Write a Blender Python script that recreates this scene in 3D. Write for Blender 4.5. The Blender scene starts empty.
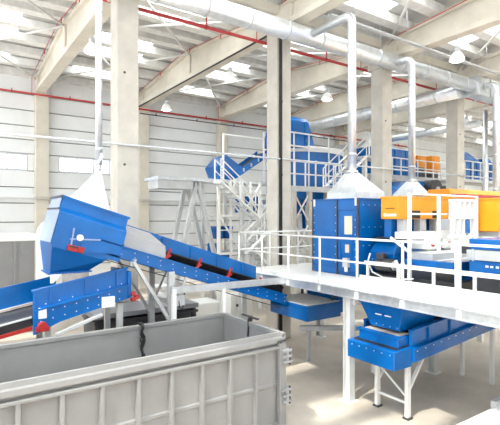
import bpy, math, random
from mathutils import Vector, Matrix
random.seed(7)
S = bpy.context.scene
COL = S.collection
R = math.radians

# ------------------------------------------------------------------ camera
cam_d = bpy.data.cameras.new('camera'); cam = bpy.data.objects.new('camera', cam_d); COL.objects.link(cam)
cam_d.sensor_width = 36.0; cam_d.lens = 32.33; cam_d.shift_y = 0.007
cam_d.clip_start = 0.05; cam_d.clip_end = 300
cam.location = (0, 0, 4.2); cam.rotation_euler = (R(90), 0, R(55.4 - 90))
S.camera = cam

# ------------------------------------------------------------------ world, sun, exposure
W = bpy.data.worlds.new('sky'); S.world = W; W.use_nodes = True
bg = W.node_tree.nodes['Background']
bg.inputs['Color'].default_value = (0.86, 0.93, 1.0, 1); bg.inputs['Strength'].default_value = 3.4
sun_d = bpy.data.lights.new('sun', 'SUN'); sun = bpy.data.objects.new('sun', sun_d); COL.objects.link(sun)
sun_d.energy = 14.0; sun_d.angle = R(1.5); sun_d.color = (1.0, 0.95, 0.86)
sun.location = (-10, -5, 30)
sun.rotation_euler = Vector((0.50, 0.14, -0.86)).to_track_quat('-Z', 'Y').to_euler()
S.view_settings.view_transform = 'Standard'; S.view_settings.look = 'None'
S.view_settings.gamma = 1.0; S.view_settings.use_curve_mapping = False
S.view_settings.exposure = 0.15

# ------------------------------------------------------------------ materials
def mat(name, col, rough=0.5, metal=0.0, var=0.06, scale=3.0, bump=0.0, bscale=40.0, emit=None, estr=0.0, spec=0.5, coat=0.0, stain=None):
    m = bpy.data.materials.new(name); m.use_nodes = True
    nt = m.node_tree; b = nt.nodes['Principled BSDF']
    b.inputs['Roughness'].default_value = rough; b.inputs['Metallic'].default_value = metal
    b.inputs['Specular IOR Level'].default_value = spec
    b.inputs['Coat Weight'].default_value = coat
    tc = nt.nodes.new('ShaderNodeTexCoord')
    if var > 0:
        n = nt.nodes.new('ShaderNodeTexNoise'); n.inputs['Scale'].default_value = scale
        n.inputs['Detail'].default_value = 5; n.inputs['Roughness'].default_value = 0.6
        nt.links.new(tc.outputs['Object'], n.inputs['Vector'])
        r = nt.nodes.new('ShaderNodeValToRGB')
        r.color_ramp.elements[0].position = 0.3; r.color_ramp.elements[1].position = 0.7
        c0 = stain if stain else tuple(max(0, c * (1 - var * 2)) for c in col)
        c1 = tuple(min(1, c * (1 + var)) for c in col)
        r.color_ramp.elements[0].color = (*c0, 1); r.color_ramp.elements[1].color = (*c1, 1)
        nt.links.new(n.outputs['Fac'], r.inputs['Fac']); nt.links.new(r.outputs['Color'], b.inputs['Base Color'])
    else:
        b.inputs['Base Color'].default_value = (*col, 1)
    if bump > 0:
        n2 = nt.nodes.new('ShaderNodeTexNoise'); n2.inputs['Scale'].default_value = bscale; n2.inputs['Detail'].default_value = 3
        bp = nt.nodes.new('ShaderNodeBump'); bp.inputs['Strength'].default_value = bump; bp.inputs['Distance'].default_value = 0.02
        nt.links.new(tc.outputs['Object'], n2.inputs['Vector']); nt.links.new(n2.outputs['Fac'], bp.inputs['Height'])
        nt.links.new(bp.outputs['Normal'], b.inputs['Normal'])
    if emit:
        b.inputs['Emission Color'].default_value = (*emit, 1); b.inputs['Emission Strength'].default_value = estr
    return m
M = dict(
    floor=mat('floor_concrete', (0.66, 0.585, 0.50), 0.42, var=0.09, scale=0.55, bump=0.05, bscale=9, stain=(0.46, 0.40, 0.335)),
    column=mat('column_concrete', (0.60, 0.565, 0.505), 0.8, var=0.09, scale=1.3, bump=0.15, bscale=30),
    beam=mat('beam_concrete', (0.74, 0.685, 0.585), 0.8, var=0.08, scale=0.8, bump=0.1),
    wall=mat('wall_panel', (0.87, 0.88, 0.88), 0.75, var=0.03, scale=0.7, bump=0.08, bscale=60),
    joint=mat('wall_joint', (0.30, 0.29, 0.28), 0.9, var=0.05),
    deckroof=mat('roof_sheet', (0.55, 0.55, 0.54), 0.6, var=0.04),  # darker grey stands in for the dim gaps between purlins
    purlin=mat('roof_purlin', (0.84, 0.83, 0.80), 0.8, var=0.08),  # pale colour stands in for light falling on the purlin faces
    galv=mat('galvanised_steel', (0.68, 0.71, 0.74), 0.36, 0.75, var=0.08, scale=6),
    duct=mat('duct_steel', (0.80, 0.83, 0.86), 0.33, 0.75, var=0.06, scale=5),
    steel=mat('grey_steel', (0.60, 0.61, 0.62), 0.5, 0.3, var=0.06),
    white=mat('white_paint', (0.86, 0.86, 0.84), 0.4, var=0.02),
    offwhite=mat('white_hood', (0.84, 0.84, 0.82), 0.5, var=0.03),
    blue=mat('blue_paint', (0.0, 0.125, 0.44), 0.27, var=0.12, scale=1.5, spec=0.5),
    bluepale=mat('blue_grey_plate', (0.27, 0.36, 0.60), 0.35, var=0.04, coat=0.2),
    orange=mat('orange_paint', (0.95, 0.34, 0.012), 0.38, var=0.04),
    red=mat('red_paint', (0.40, 0.02, 0.018), 0.4, var=0.06),
    redpipe=mat('red_pipe', (0.50, 0.04, 0.045), 0.4, var=0.05),
    black=mat('black_rubber', (0.018, 0.018, 0.02), 0.55, var=0.1),
    dark=mat('dark_steel', (0.055, 0.055, 0.06), 0.5, var=0.1),
    cont=mat('container_paint', (0.285, 0.282, 0.28), 0.36, var=0.05, scale=1.6, bump=0.06, bscale=4),
    greylid=mat('grey_sheet', (0.33, 0.34, 0.37), 0.4, 0.2, var=0.06),
    deck=mat('white_deck', (0.82, 0.81, 0.78), 0.5, var=0.03),
    glass=mat('machine_window', (0.80, 0.68, 0.50), 0.15, var=0.05),
    lamp=mat('lamp_reflector', (0.9, 0.9, 0.88), 0.3, var=0.0),
    bulb=mat('lamp_bulb', (1, 0.97, 0.9), 0.3, var=0, emit=(1, 0.95, 0.86), estr=14),
    midgrey=mat('mid_grey_sheet', (0.40, 0.405, 0.42), 0.45, 0.2, var=0.05),
    palegrey=mat('pale_grey_paint', (0.66, 0.67, 0.66), 0.45, var=0.04),
    tan=mat('tan_steel', (0.52, 0.42, 0.28), 0.6, var=0.1),
    grimy=mat('worn_plate', (0.52, 0.47, 0.42), 0.6, var=0.2, scale=6),
)
def skymat(name, tint, mixf):
    m = bpy.data.materials.new(name); m.use_nodes = True; nt = m.node_tree
    for n in list(nt.nodes):
        if n.type != 'OUTPUT_MATERIAL': nt.nodes.remove(n)
    out = [n for n in nt.nodes][0]
    t = nt.nodes.new('ShaderNodeBsdfTransparent'); t.inputs['Color'].default_value = (*tint, 1)
    d = nt.nodes.new('ShaderNodeBsdfTranslucent'); d.inputs['Color'].default_value = (*tint, 1)
    mx = nt.nodes.new('ShaderNodeMixShader'); mx.inputs['Fac'].default_value = mixf
    nt.links.new(t.outputs[0], mx.inputs[1]); nt.links.new(d.outputs[0], mx.inputs[2]); nt.links.new(mx.outputs[0], out.inputs['Surface'])
    return m
M['skylight'] = skymat('skylight_sheet', (0.95, 0.97, 0.97), 0.45)
M['pane'] = skymat('window_pane', (0.95, 0.97, 1.0), 0.25)

# ------------------------------------------------------------------ mesh helpers
class MB:
    def __init__(s): s.v = []; s.f = []; s.sm = []
    def add(s, vs, fs, smooth=False):
        o = len(s.v); s.v += [tuple(v) for v in vs]
        for f in fs: s.f.append(tuple(i + o for i in f)); s.sm.append(smooth)
        return s
    def hexa(s, p): # p: 4 bottom (ccw from above) + 4 top
        return s.add(p, [(3, 2, 1, 0), (4, 5, 6, 7), (0, 1, 5, 4), (1, 2, 6, 5), (2, 3, 7, 6), (3, 0, 4, 7)])
    def box(s, x0, x1, y0, y1, z0, z1):
        return s.hexa([(x0, y0, z0), (x1, y0, z0), (x1, y1, z0), (x0, y1, z0), (x0, y0, z1), (x1, y0, z1), (x1, y1, z1), (x0, y1, z1)])
    def bar(s, p, q, w, h, up=(0, 0, 1)):
        p = Vector(p); q = Vector(q); d = (q - p).normalized(); u = Vector(up)
        if abs(d.dot(u)) > 0.99: u = Vector((1, 0, 0))
        a = d.cross(u).normalized() * w / 2; b = a.cross(d).normalized() * h / 2
        return s.hexa([p - a - b, p + a - b, q + a - b, q - a - b, p - a + b, p + a + b, q + a + b, q - a + b])
    def tube(s, p, q, r, n=12, r2=None, cap=True):
        return s.pipe([p, q], r, n, r2, cap)
    def pipe(s, path, r, n=12, r2=None, cap=True):
        P = [Vector(p) for p in path]; r2 = r if r2 is None else r2; rings = []
        d0 = (P[1] - P[0]).normalized(); u = Vector((0, 0, 1)) if abs(d0.z) < 0.9 else Vector((1, 0, 0))
        a = d0.cross(u).normalized()
        for i, p in enumerate(P):
            if i == 0: t = d0
            elif i == len(P) - 1: t = (P[-1] - P[-2]).normalized()
            else: t = ((P[i] - P[i - 1]).normalized() + (P[i + 1] - P[i]).normalized()).normalized()
            a = (a - t * a.dot(t)).normalized(); b = t.cross(a)
            rr = r + (r2 - r) * i / (len(P) - 1)
            rings.append([p + (a * math.cos(k * 2 * math.pi / n) + b * math.sin(k * 2 * math.pi / n)) * rr for k in range(n)])
        return s.loft(rings, cap, True)
    def loft(s, rings, cap=True, smooth=False):
        n = len(rings[0]); vs = [v for r in rings for v in r]; fs = []
        for i in range(len(rings) - 1):
            for k in range(n):
                fs.append((i * n + k, i * n + (k + 1) % n, (i + 1) * n + (k + 1) % n, (i + 1) * n + k))
        o = len(s.v); s.add(vs, fs, smooth)
        if cap:
            s.f.append(tuple(o + k for k in reversed(range(n)))); s.sm.append(False)
            s.f.append(tuple(o + (len(rings) - 1) * n + k for k in range(n))); s.sm.append(False)
        return s
    def prism(s, poly, ax, a, b):
        def pt(u, v, w): return (w, u, v) if ax == 'X' else ((u, w, v) if ax == 'Y' else (u, v, w))
        return s.loft([[pt(u, v, a) for u, v in poly], [pt(u, v, b) for u, v in poly]])
    def lathe(s, c, prof, n=20):
        rings = [[(c[0] + r * math.cos(k * 2 * math.pi / n), c[1] + r * math.sin(k * 2 * math.pi / n), c[2] + z) for k in range(n)] for r, z in prof]
        return s.loft(rings, True, True)
    def build(s, name, m, parent=None, bevel=0.0):
        o0 = wl(parent)
        me = bpy.data.meshes.new(name); me.from_pydata([(v[0] - o0[0], v[1] - o0[1], v[2] - o0[2]) for v in s.v], [], s.f)
        me.polygons.foreach_set('use_smooth', s.sm)
        import bmesh
        bm = bmesh.new(); bm.from_mesh(me); bmesh.ops.recalc_face_normals(bm, faces=bm.faces); bm.to_mesh(me); bm.free()
        me.materials.append(M[m]); o = bpy.data.objects.new(name, me); COL.objects.link(o)
        if parent is not None: o.parent = parent
        if bevel > 0:
            b = o.modifiers.new('bevel', 'BEVEL'); b.width = bevel; b.segments = 2; b.limit_method = 'ANGLE'
        return o
def wl(o):
    if o is None: return Vector((0, 0, 0))
    v = Vector(o.location)
    while o.parent: o = o.parent; v += o.location
    return v
def tag(o, label=None, cat=None, group=None, kind=None):
    if label: o['label'] = label
    if cat: o['category'] = cat
    if group: o['group'] = group
    if kind: o['kind'] = kind
    return o
def T(name, label, cat, loc, group=None):
    e = bpy.data.objects.new(name, None); e.empty_display_size = 0.2; e.location = loc; COL.objects.link(e)
    return tag(e, label, cat, group)
def shift(o, d, parent=None):
    c = o.copy(); c.location = Vector(o.location) + Vector(d); COL.objects.link(c)
    if parent is not None: c.parent = parent
    return c
def tree(o, loc, label):
    c = o.copy(); COL.objects.link(c); c.location = loc; c['label'] = label
    for ch in list(o.children):
        k = ch.copy(); COL.objects.link(k); k.parent = c
        for g in list(ch.children):
            h = g.copy(); COL.objects.link(h); h.parent = k
    return c
def arc(p, q, r, corner, n=5):
    """points of a rounded elbow at corner between p and q"""
    c = Vector(corner); a = (Vector(p) - c).normalized(); b = (Vector(q) - c).normalized()
    s, e = c + a * r, c + b * r
    return [((1 - t) ** 2) * s + 2 * t * (1 - t) * c + t * t * e for t in [i / n for i in range(n + 1)]]
def bolts(pts, d, parent, m='galv', r=0.011):
    b = MB(); d = Vector(d)
    for p in pts:
        p = Vector(p); b.tube(p - d * 0.004, p + d * 0.014, r, 6)
    return tag(b.build('bolts', m, parent), kind='stuff')

# ------------------------------------------------------------------ the hall
BX = [4.22, 9.68, 15.10, 20.55, 26.0]      # frame lines across the hall
YC, YW = 12.27, 25.3                        # column row, wall columns
ZB = 10.55                                  # underside of the roof beams
fl = MB().box(-14, 48, -14, 27, -0.2, 0).build('floor', 'floor'); tag(fl, kind='structure')

wb = MB().box(-14, 48, 25.62, 25.8, 0, 11.6).build('wall_back', 'joint'); tag(wb, kind='structure')
zj = [0.0, 0.78, 1.55, 2.32, 3.10, 3.88, 4.85, 5.67, 6.52, 7.40, 8.12, 8.82, 9.62, 10.45, 11.6]
edges = [-13.9] + [-6.68, -1.23] + BX + [31.45, 36.9, 42.3, 47.9]
pcache = {}
for bi in range(len(edges) - 1):
    x0, x1 = edges[bi] + 0.02, edges[bi + 1] - 0.02
    for j in range(len(zj) - 1):
        z0, z1 = zj[j] + 0.035, zj[j + 1] - 0.02
        if j == 8 and bi in (2, 3):   # the window row
            spans = ((x0, x0 + 0.12), (3.72, x1)) if bi == 2 else ((x0, 5.2), (8.85, x1))
            for a, b in spans: MB().box(a, b, 25.5, 25.62, z0, z1).build('panel', 'wall', wb)
            continue
        MB().box(x0, x1, 25.5, 25.62, z0, z1).build('panel', 'wall', wb)
# unseen near wall, added to cut light from behind the camera
wf = MB().box(-9, 48, -4.2, -4.0, 0, 11.6).build('wall_front_light_block', 'wall'); tag(wf, kind='structure')
wlf = MB().box(-9.2, -9.0, -4.2, 25.6, 0, 4.0).box(-9.2, -9.0, -4.2, 25.6, 10.2, 11.6).build('wall_left_light_block', 'wall'); tag(wlf, kind='structure')  # unseen left wall added to limit side light, open band sized for it
# windows
def window(n, x0, x1, k):
    w = T('window_%d' % n, None, None, ((x0 + x1) / 2, 25.55, 6.5)); tag(w, kind='structure')
    MB().box(x0, x1, 25.50, 25.60, 6.52, 6.60).box(x0, x1, 25.50, 25.60, 7.32, 7.40).box(x0, x0 + .06, 25.5, 25.6, 6.6, 7.32).box(x1 - .06, x1, 25.5, 25.6, 6.6, 7.32).build('window_frame', 'steel', w)
    d = (x1 - x0 - .12) / k
    for i in range(k):
        a = x0 + .06 + i * d
        MB().box(a + .025, a + d - .025, 25.54, 25.56, 6.6, 7.32).build('pane', 'pane', w)
        if i: MB().box(a - .03, a + .03, 25.5, 25.6, 6.6, 7.32).build('mullion', 'steel', w)
window(1, -0.9, 3.72, 5); window(2, 5.2, 8.85, 4)
# cut daylight openings behind the windows in the wall backing
def rebuild_back():
    me = wb.data; b = MB()
    b.box(-14, 48, 25.62, 25.8, 0, 6.52).box(-14, 48, 25.62, 25.8, 7.40, 11.6)
    for a, c in ((-14, -0.9), (3.72, 5.2), (8.85, 48)): b.box(a, c, 25.62, 25.8, 6.52, 7.40)
    n = bpy.data.meshes.new('wall_back'); n.from_pydata(b.v, [], b.f); n.materials.append(M['joint']); wb.data = n
rebuild_back()
tag(MB().box(-14, 47.9, 25.28, 25.52, 5.12, 5.30).build('trim_1', 'wall'), kind='structure')
tag(MB().box(-14, 3.9, 25.28, 25.52, 2.98, 3.32).build('trim_2', 'white'), kind='structure')
wr = MB().box(47.9, 48.1, -14, 25.8, 0, 12.0).build('wall_right', 'joint'); tag(wr, kind='structure')
for j in range(len(zj) - 1):
    for k in range(6):
        MB().box(47.78, 47.9, -13.8 + k * 6.55, -13.8 + (k + 1) * 6.55 - .04, zj[j] + .035, zj[j + 1] - .02).build('panel', 'wall', wr)

# ceiling: two double-pitched bays; purlins along the hall, roof sheets between
SP = YW - YC
def roofz(y):
    u = ((y - YC) % SP) / SP
    return 11.42 + 0.62 * (1 - abs(2 * u - 1))
ceil = T('ceiling', None, None, (0, 12, 11.3)); tag(ceil, kind='structure')
RX0, RX1 = -9.0, 47.9
NP = 10
seglen = SP / NP
skyx = []
for i in range(-2, 8):
    c0 = 4.22 + 5.45 * i
    skyx.append((c0 + 1.3, c0 + 3.9, c0 + .5, c0 + 4.9))
for bay in (0, 1):
    y00 = YC - SP * bay
    for i in range(NP):
        ya, yb = y00 + i * seglen, y00 + (i + 1) * seglen
        za, zb = roofz(ya + 1e-4) + 0.22, roofz(yb - 1e-4) + 0.22
        def sheet(x0, x1, name, m, t=0.05):
            b = MB(); b.hexa([(x0, ya, za), (x1, ya, za), (x1, yb, zb), (x0, yb, zb), (x0, ya, za + t), (x1, ya, za + t), (x1, yb, zb + t), (x0, yb, zb + t)])
            return b.build(name, m, ceil)
        cur = RX0
        lit = i in ((1, 2, 5, 6, 8) if bay == 0 else (0, 1, 2, 3, 4, 6, 7, 8))
        if lit:
            for a, b_, a2, b2_ in skyx:
                if bay == 1 and i < 5: a, b_ = a2, b2_  # out-of-view rows widened to bring in extra top light
                if a > RX1 - 2: continue
                sheet(cur, a, 'roof_sheet', 'deckroof'); sheet(a, b_, 'skylight', 'skylight', 0.012); cur = b_
        sheet(cur, RX1, 'roof_sheet', 'deckroof')
    for i in range(NP + 1):
        y = y00 + i * seglen
        if bay == 1 and i == NP: continue
        z = roofz(y) if 0 < i < NP else 11.42
        MB().box(RX0, RX1, y - 0.22, y + 0.22, z - 0.12, z + 0.21).build('purlin', 'purlin', ceil)

# columns
ords = ['tall bare concrete column in the foreground behind the blue hopper',
        'concrete column with black downpipe left of the blue cabin',
        'concrete column right of the white cabin hood pipe',
        'concrete column furthest right, behind the orange machines',
        'concrete column beyond the right edge of the platform']
for i, x in enumerate(BX):
    t = T('concrete_column', ords[i], 'column', (x, YC, 0), 'concrete columns along the middle of the hall')
    MB().box(x - .3, x + .3, YC - .3, YC + .3, 0, ZB).build('shaft', 'column', t, bevel=0.02)
    MB().box(x - .36, x + .36, YC - .42, YC + .42, ZB - 0.32, ZB).build('corbel', 'column', t, bevel=0.02) if i not in (1,) else None
    if i == 1:
        MB().pipe([(x - .20, YC - .36, 0.02), (x - .20, YC - .36, ZB - .3), (x - .3, YC - .3, ZB - .05), (x - .3, YC + .1, ZB - .04)], 0.06, 10).build('downpipe', 'black', t)
    for z in (5.6, 8.1):
        MB().tube((x - .1, YC - .315, z), (x - .1, YC - .29, z), 0.035, 8).build('socket', 'dark', t)
wl_ = ['pale concrete wall column left of the blue hopper', 'pale concrete wall column just right of the foreground column',
       'pale wall column above the distant blue hopper', 'pale wall column behind the blue machine tower', 'pale wall column at the far right of the back wall']
for i, x in enumerate(BX):
    t = T('wall_column', wl_[i], 'column', (x, YW, 0), 'columns along the back wall')
    x += .1; MB().box(x - .31, x + .31, YW - .28, YW + .19, 0, ZB).build('shaft', 'beam', t, bevel=0.015)
    MB().box(x - .34, x + .34, YW - .4, YW + .19, 5.05, 5.2).build('ledge', 'column', t)
# roof beams (I-section, double pitched)
def roof_beam(x, y0, y1, label, n):
    t = T('roof_beam', label, 'beam', (x, (y0 + y1) / 2, ZB), 'pitched concrete roof beams')
    ym = (y0 + y1) / 2
    zt = lambda y: roofz(y) - 0.12 if abs(y - y0) > 1e-3 and abs(y - y1) > 1e-3 else 11.30
    ze, zm = 11.30, 11.92
    def band(xa, xb, lo0, lo1, lo2, hi0, hi1, hi2, name):
        MB().prism([(y0, lo0), (ym, lo1), (y1, lo2), (y1, hi2), (ym, hi1), (y0, hi0)], 'X', xa, xb).build(name, 'beam', t, bevel=0.02)
    band(x - .11, x + .11, ZB + .15, ZB + .15, ZB + .15, ze - .12, zm - .12, ze - .12, 'web')
    band(x - .24, x + .24, ZB, ZB, ZB, ZB + .2, ZB + .2, ZB + .2, 'bottom_flange')
    band(x - .24, x + .24, ze - .16, zm - .16, ze - .16, ze, zm, ze, 'top_flange')
    MB().box(x - .2, x + .2, ym - .18, ym + .18, ZB + .15, zm - .14).build('stiffener', 'beam', t)
    for ya, yb in ((y0, y0 + .9), (y1 - .9, y1)):
        MB().box(x - .235, x + .235, ya, yb, ZB + .1, ze - .1).build('end_block', 'beam', t)
    return t
bl1 = ['sloping concrete roof beam at the far left', 'long concrete roof beam between foreground column and second column',
       'concrete roof beam behind the second column, lamp below it', 'concrete roof beam behind the third column', 'concrete roof beam deep in the hall by the last column']
bl2 = [None, 'concrete roof beam above the silver duct, over the second column', 'big concrete roof beam at the top right corner', 'concrete roof beam at the right edge above the duct box', 'concrete roof beam beyond the right frame edge']
for i, x in enumerate(BX):
    roof_beam(x, YC + .02, YW + .1, bl1[i], i)
    if bl2[i]: roof_beam(x, YC - SP, YC - .02, bl2[i], i)
tag(MB().bar((BX[1] - .25, YC + .2, ZB - .04), (BX[1] - .25, YW - .3, ZB - .04), .045, .05).build('black_cable', 'black'), 'black cable run along the underside of the long roof beam', 'cable')
# eaves gutter beams along the column row
for i in range(len(BX) - 1):
    t = MB().prism([(YC - .28, 11.05), (YC + .28, 11.05), (YC + .38, 11.30), (YC - .38, 11.30)], 'X', BX[i] + .26, BX[i + 1] - .26).build('valley_gutter', 'beam', ceil)
# brace rods under the roof
k = 0
bn = ['far left bay near the wall', 'far left bay near the columns', 'bay right of the foreground column near the wall', 'bay right of the foreground column near the columns',
      'third bay near the wall', 'third bay near the columns', 'fourth bay near the wall', 'fourth bay near the columns',
      'right part of the roof above the silver duct', 'top right corner in front of the big beam', 'right edge past the big beam']
def brace(xa, xb, ya, za, yb, zb, lab):
    t = T('roof_brace', 'white crossed roof brace rods, ' + lab, 'brace rods', ((xa + xb) / 2, (ya + yb) / 2, min(za, zb)), 'crossed brace rods under the roof')
    MB().tube((xa, ya, za), (xb, yb, zb), .045, 8).build('rod', 'white', t)
    MB().tube((xa, yb, zb - .07), (xb, ya, za - .07), .045, 8).build('rod', 'white', t)
ym1 = (YC + YW) / 2; ym2 = YC - SP / 2
for i, (xa, xb) in enumerate([(-1.23, BX[0]), (BX[0], BX[1]), (BX[1], BX[2]), (BX[2], BX[3])]):
    brace(xa + .2, xb - .2, YW - .4, 11.2, ym1, 11.72, bn[2 * i]); brace(xa + .2, xb - .2, YC + .5, 11.2, ym1, 11.72, bn[2 * i + 1])
for i, (xa, xb) in enumerate([(BX[1], BX[2]), (BX[2], BX[3]), (BX[3], BX[4])]):
    brace(xa + .2, xb - .2, YC - .5, 11.2, ym2, 11.72, bn[8 + i])

# sprinkler pipes
def run_x(name, label, cat, y, z, x0, x1, r, m, step=5.45, hang=0.25):
    t = T(name, label, cat, ((x0 + x1) / 2, y, z))
    MB().tube((x0, y, z), (x1, y, z), r, 10).build('pipe', m, t)
    x = x0 + 1.0; pr = None
    while x < x1:
        if pr is None: pr = MB().box(x - .02, x + .02, y - .02, y + .02, z - .02, z + hang).tube((x - .04, y, z), (x + .04, y, z), r * 1.35, 10).build('hanger', m, t)
        else: shift(pr, (x - x0 - 1.0, 0, 0), t)
        x += step / 2
    return t
run_x('sprinkler_pipe', 'red sprinkler main crossing high behind the second column', 'pipe', 13.0, 10.42, 3.5, 30.0, .055, 'redpipe', hang=0.9)
run_x('sprinkler_pipe', 'red sprinkler main along the top of the back wall', 'pipe', 24.85, 10.36, -9, 34, .05, 'redpipe', hang=0.15)
run_x('cable_conduit', 'dark conduit just below the red pipe on the back wall', 'conduit', 24.99, 10.14, 9.5, 34, .03, 'dark', hang=0.12)
run_x('steel_conduit', 'thin grey conduit strung across the faces of the concrete columns', 'conduit', 11.90, 6.13, -9, 34, .03, 'galv', hang=0.05)
for i, x in enumerate(BX[:4]):
    t = T('sprinkler_branch', 'thin red sprinkler branch rising along the ' + ['far left roof beam', 'long roof beam past the foreground column', 'roof beam behind the second column', 'roof beam behind the third column'][i], 'pipe', (x - .4, YC + 1, 10.6), 'red sprinkler branches along the roof beams')
    MB().pipe([(x - .42, 13.0, 10.42), (x - .42, 13.0, 11.2), (x - .42, ym1, 11.78), (x - .42, 24.6, 11.24)], .017, 6).build('pipe', 'redpipe', t)
    MB().pipe([(x - .42, 24.6, 11.24), (x - .42, 24.85, 11.2), (x - .42, 24.85, 10.36)], .017, 6).build('drop_pipe', 'redpipe', t)
    for y in (15.5, 18.2, 21.5): MB().tube((x - .42, y, roofz(y) - .22), (x - .42, y, roofz(y) - .42), .02, 6).build('sprinkler_head', 'redpipe', t)
    if i in (1, 2):
        t2 = T('sprinkler_branch', 'thin red sprinkler branch in the roof bay ' + ['over the silver duct elbow', 'at the top right'][i - 1], 'pipe', (x + 2.6, 5, 11.2), 'red sprinkler branches along the roof beams')
        MB().tube((x - .42, 11.6, 11.2), (x - .42, ym2, 11.78), .017, 6).build('pipe', 'redpipe', t2)
        MB().tube((x - .42, ym2, 11.78), (x - .42, 0.5, 11.3), .017, 6).build('pipe', 'redpipe', t2)
t = T('cable_tray', 'narrow dark cable tray above the silver duct at upper right', 'cable tray', (15, 10.0, 10.4))
MB().box(9.9, 34, 9.93, 10.07, 10.38, 10.44).build('tray', 'steel', t)
for x in (11, 13.7, 16.4, 19.1, 21.8): MB().tube((x, 10, 10.44), (x, 10, roofz(10) - .1), .012, 6).build('hanger', 'steel', t)

# high bay lamps
lamp = None
lamp_at = [(BX[0], 15.5, 'high bay lamp half behind the white vertical pipe at left'), (BX[1], 21.7, 'high bay lamp hanging beside the foreground column near the wall'),
           (BX[1], 15.45, 'high bay lamp hanging left of the second column'), (BX[2], 15.46, 'high bay lamp hanging right of the second column'),
           (BX[2], 8.95, 'large high bay lamp above the silver duct at upper right'), (BX[4], 14.8, 'small glowing high bay lamp beside the furthest column')]
for x, y, lab in lamp_at:
    z = 9.72
    if lamp is None:
        lamp = T('high_bay_lamp', lab, 'lamp', (x, y, z), 'high bay lamps under the roof beams')
        MB().lathe((x, y, z), [(.27, 0), (.275, .02), (.25, .10), (.17, .24), (.11, .30), (.10, .31)]).build('reflector', 'lamp', lamp)
        MB().lathe((x, y, z), [(.10, .30), (.11, .34), (.11, .46), (.05, .50)]).build('ballast', 'steel', lamp)
        MB().lathe((x, y, z), [(.03, -.06), (.12, -.05), (.2, -.012), (.23, -.002)]).build('diffuser', 'bulb', lamp)
        MB().tube((x, y, z + .49), (x, y, ZB + .01), .012, 6).build('rod', 'steel', lamp)
    else:
        tree(lamp, (x, y, z), lab)

# ------------------------------------------------------------------ ducts
def duct(name, label, p, q, r, m='duct', step=1.45, ring=True):
    p = Vector(p); q = Vector(q); L = (q - p).length; d = (q - p).normalized()
    t = T(name, label, 'duct', (p + q) / 2)
    MB().tube(p, q, r, 28).build('duct_body', m, t)
    if ring:
        x = step * .5; first = None
        while x < L:
            c = p + d * x
            if first is None: first = MB().tube(c - d * .03, c + d * .03, r * 1.05, 28).build('flange', 'galv', t); x0 = x
            else: shift(first, d * (x - x0), t)
            x += step
    return t
md = duct('ventilation_duct', 'long silver round duct crossing the hall below the roof', (2.5, 11.1, 10.12), (19.865, 11.1, 10.12), .29)
duct('ventilation_duct', 'silver round duct continuing right past the white duct box', (22.035, 11.1, 10.12), (34, 11.1, 10.12), .29)
t = T('duct_box', 'white sheet metal box joining the silver ducts at upper right', 'duct', (20.9, 11.1, 9.75))
MB().box(19.9, 22.0, 10.75, 11.45, 9.68, 10.50).build('box_body', 'galv', t, bevel=.02)
for x in (19.92, 20.9, 21.98): MB().box(x - .05, x + .05, 10.7, 11.5, 9.65, 10.53).build('flange', 'galv', t)
duct('ventilation_duct', 'silver branch duct running back behind the third column', (19.5, 11.40, 9.9), (19.5, 24.6, 9.9), .32, step=2.2)
d3 = duct('ventilation_duct', 'thinner duct high in the distance behind the furthest column', (25.0, 13.5, 9.4), (25.0, 24.6, 9.4), .22, step=2.5)
for y in (15, 19, 23):
    MB().tube((25, y, 9.6), (25, y, roofz(y)), .012, 6).build('hanger', 'steel', d3)
for x in (6.2, 10.9, 13.6, 16.4):
    MB().tube((x, 11.1, 10.4), (x, 11.1, roofz(11.1) - .1), .012, 6).build('hanger', 'steel', md)
# vertical extraction pipes with hoods
def vpipe(label, x, y, z0, ztop, r, yj, xj=None):
    t = T('extraction_pipe', label, 'pipe', (x, y, z0), 'vertical extraction pipes')
    xj = x if xj is None else xj
    c = (x, y, ztop); e = (xj, yj, ztop)
    MB().pipe([(x, y, z0)] + arc((x, y, z0), e, r * 2.2, c) + [e], r, 18).build('pipe', 'duct', t)
    n = int((ztop - z0) / 1.5)
    for i in range(n):
        z = z0 + 0.5 + i * 1.5
        MB().tube((x, y, z - .025), (x, y, z + .025), r * 1.1, 18).build('flange', 'galv', t)
    return t
vpipe('white extraction pipe rising from the cabin hood to the duct', 9.95, 9.15, 5.5, 10.12, .125, 10.85)
vpipe('extraction pipe above the small hood behind the orange machine', 14.26, 10.2, 5.50, 10.0, .125, 10.85)
vpipe('extraction pipe at the right edge with an elbow on top', 20.4, 10.25, 4.9, 10.1, .14, 10.745)
def straight(label, x, y, z0, z1, r, m='duct'):
    t = T('extraction_pipe', label, 'pipe', (x, y, z0), 'vertical extraction pipes')
    MB().tube((x, y, z0), (x, y, z1), r, 18).build('pipe', m, t)
    for z in (z0 + .35, z0 + 1.9, z0 + 3.4):
        if z < z1: MB().tube((x, y, z - .03), (x, y, z + .03), r * 1.12, 18).build('flange', 'galv', t)
    return t
straight('thin vertical pipe just left of the right edge pipe', 24.7, 13.0, 0.0, 10.0, .14)
lp = straight('white vertical pipe at left rising above the blue hopper', 2.88, 10.05, 5.32, 11.5, .075)
MB().pipe([(2.88, 10.05, 5.6), (2.91, 10.03, 5.50), (2.86, 10.03, 5.38), (2.89, 10.05, 5.26)], .07, 14, .05).build('flexible_joint', 'offwhite', lp)
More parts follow.
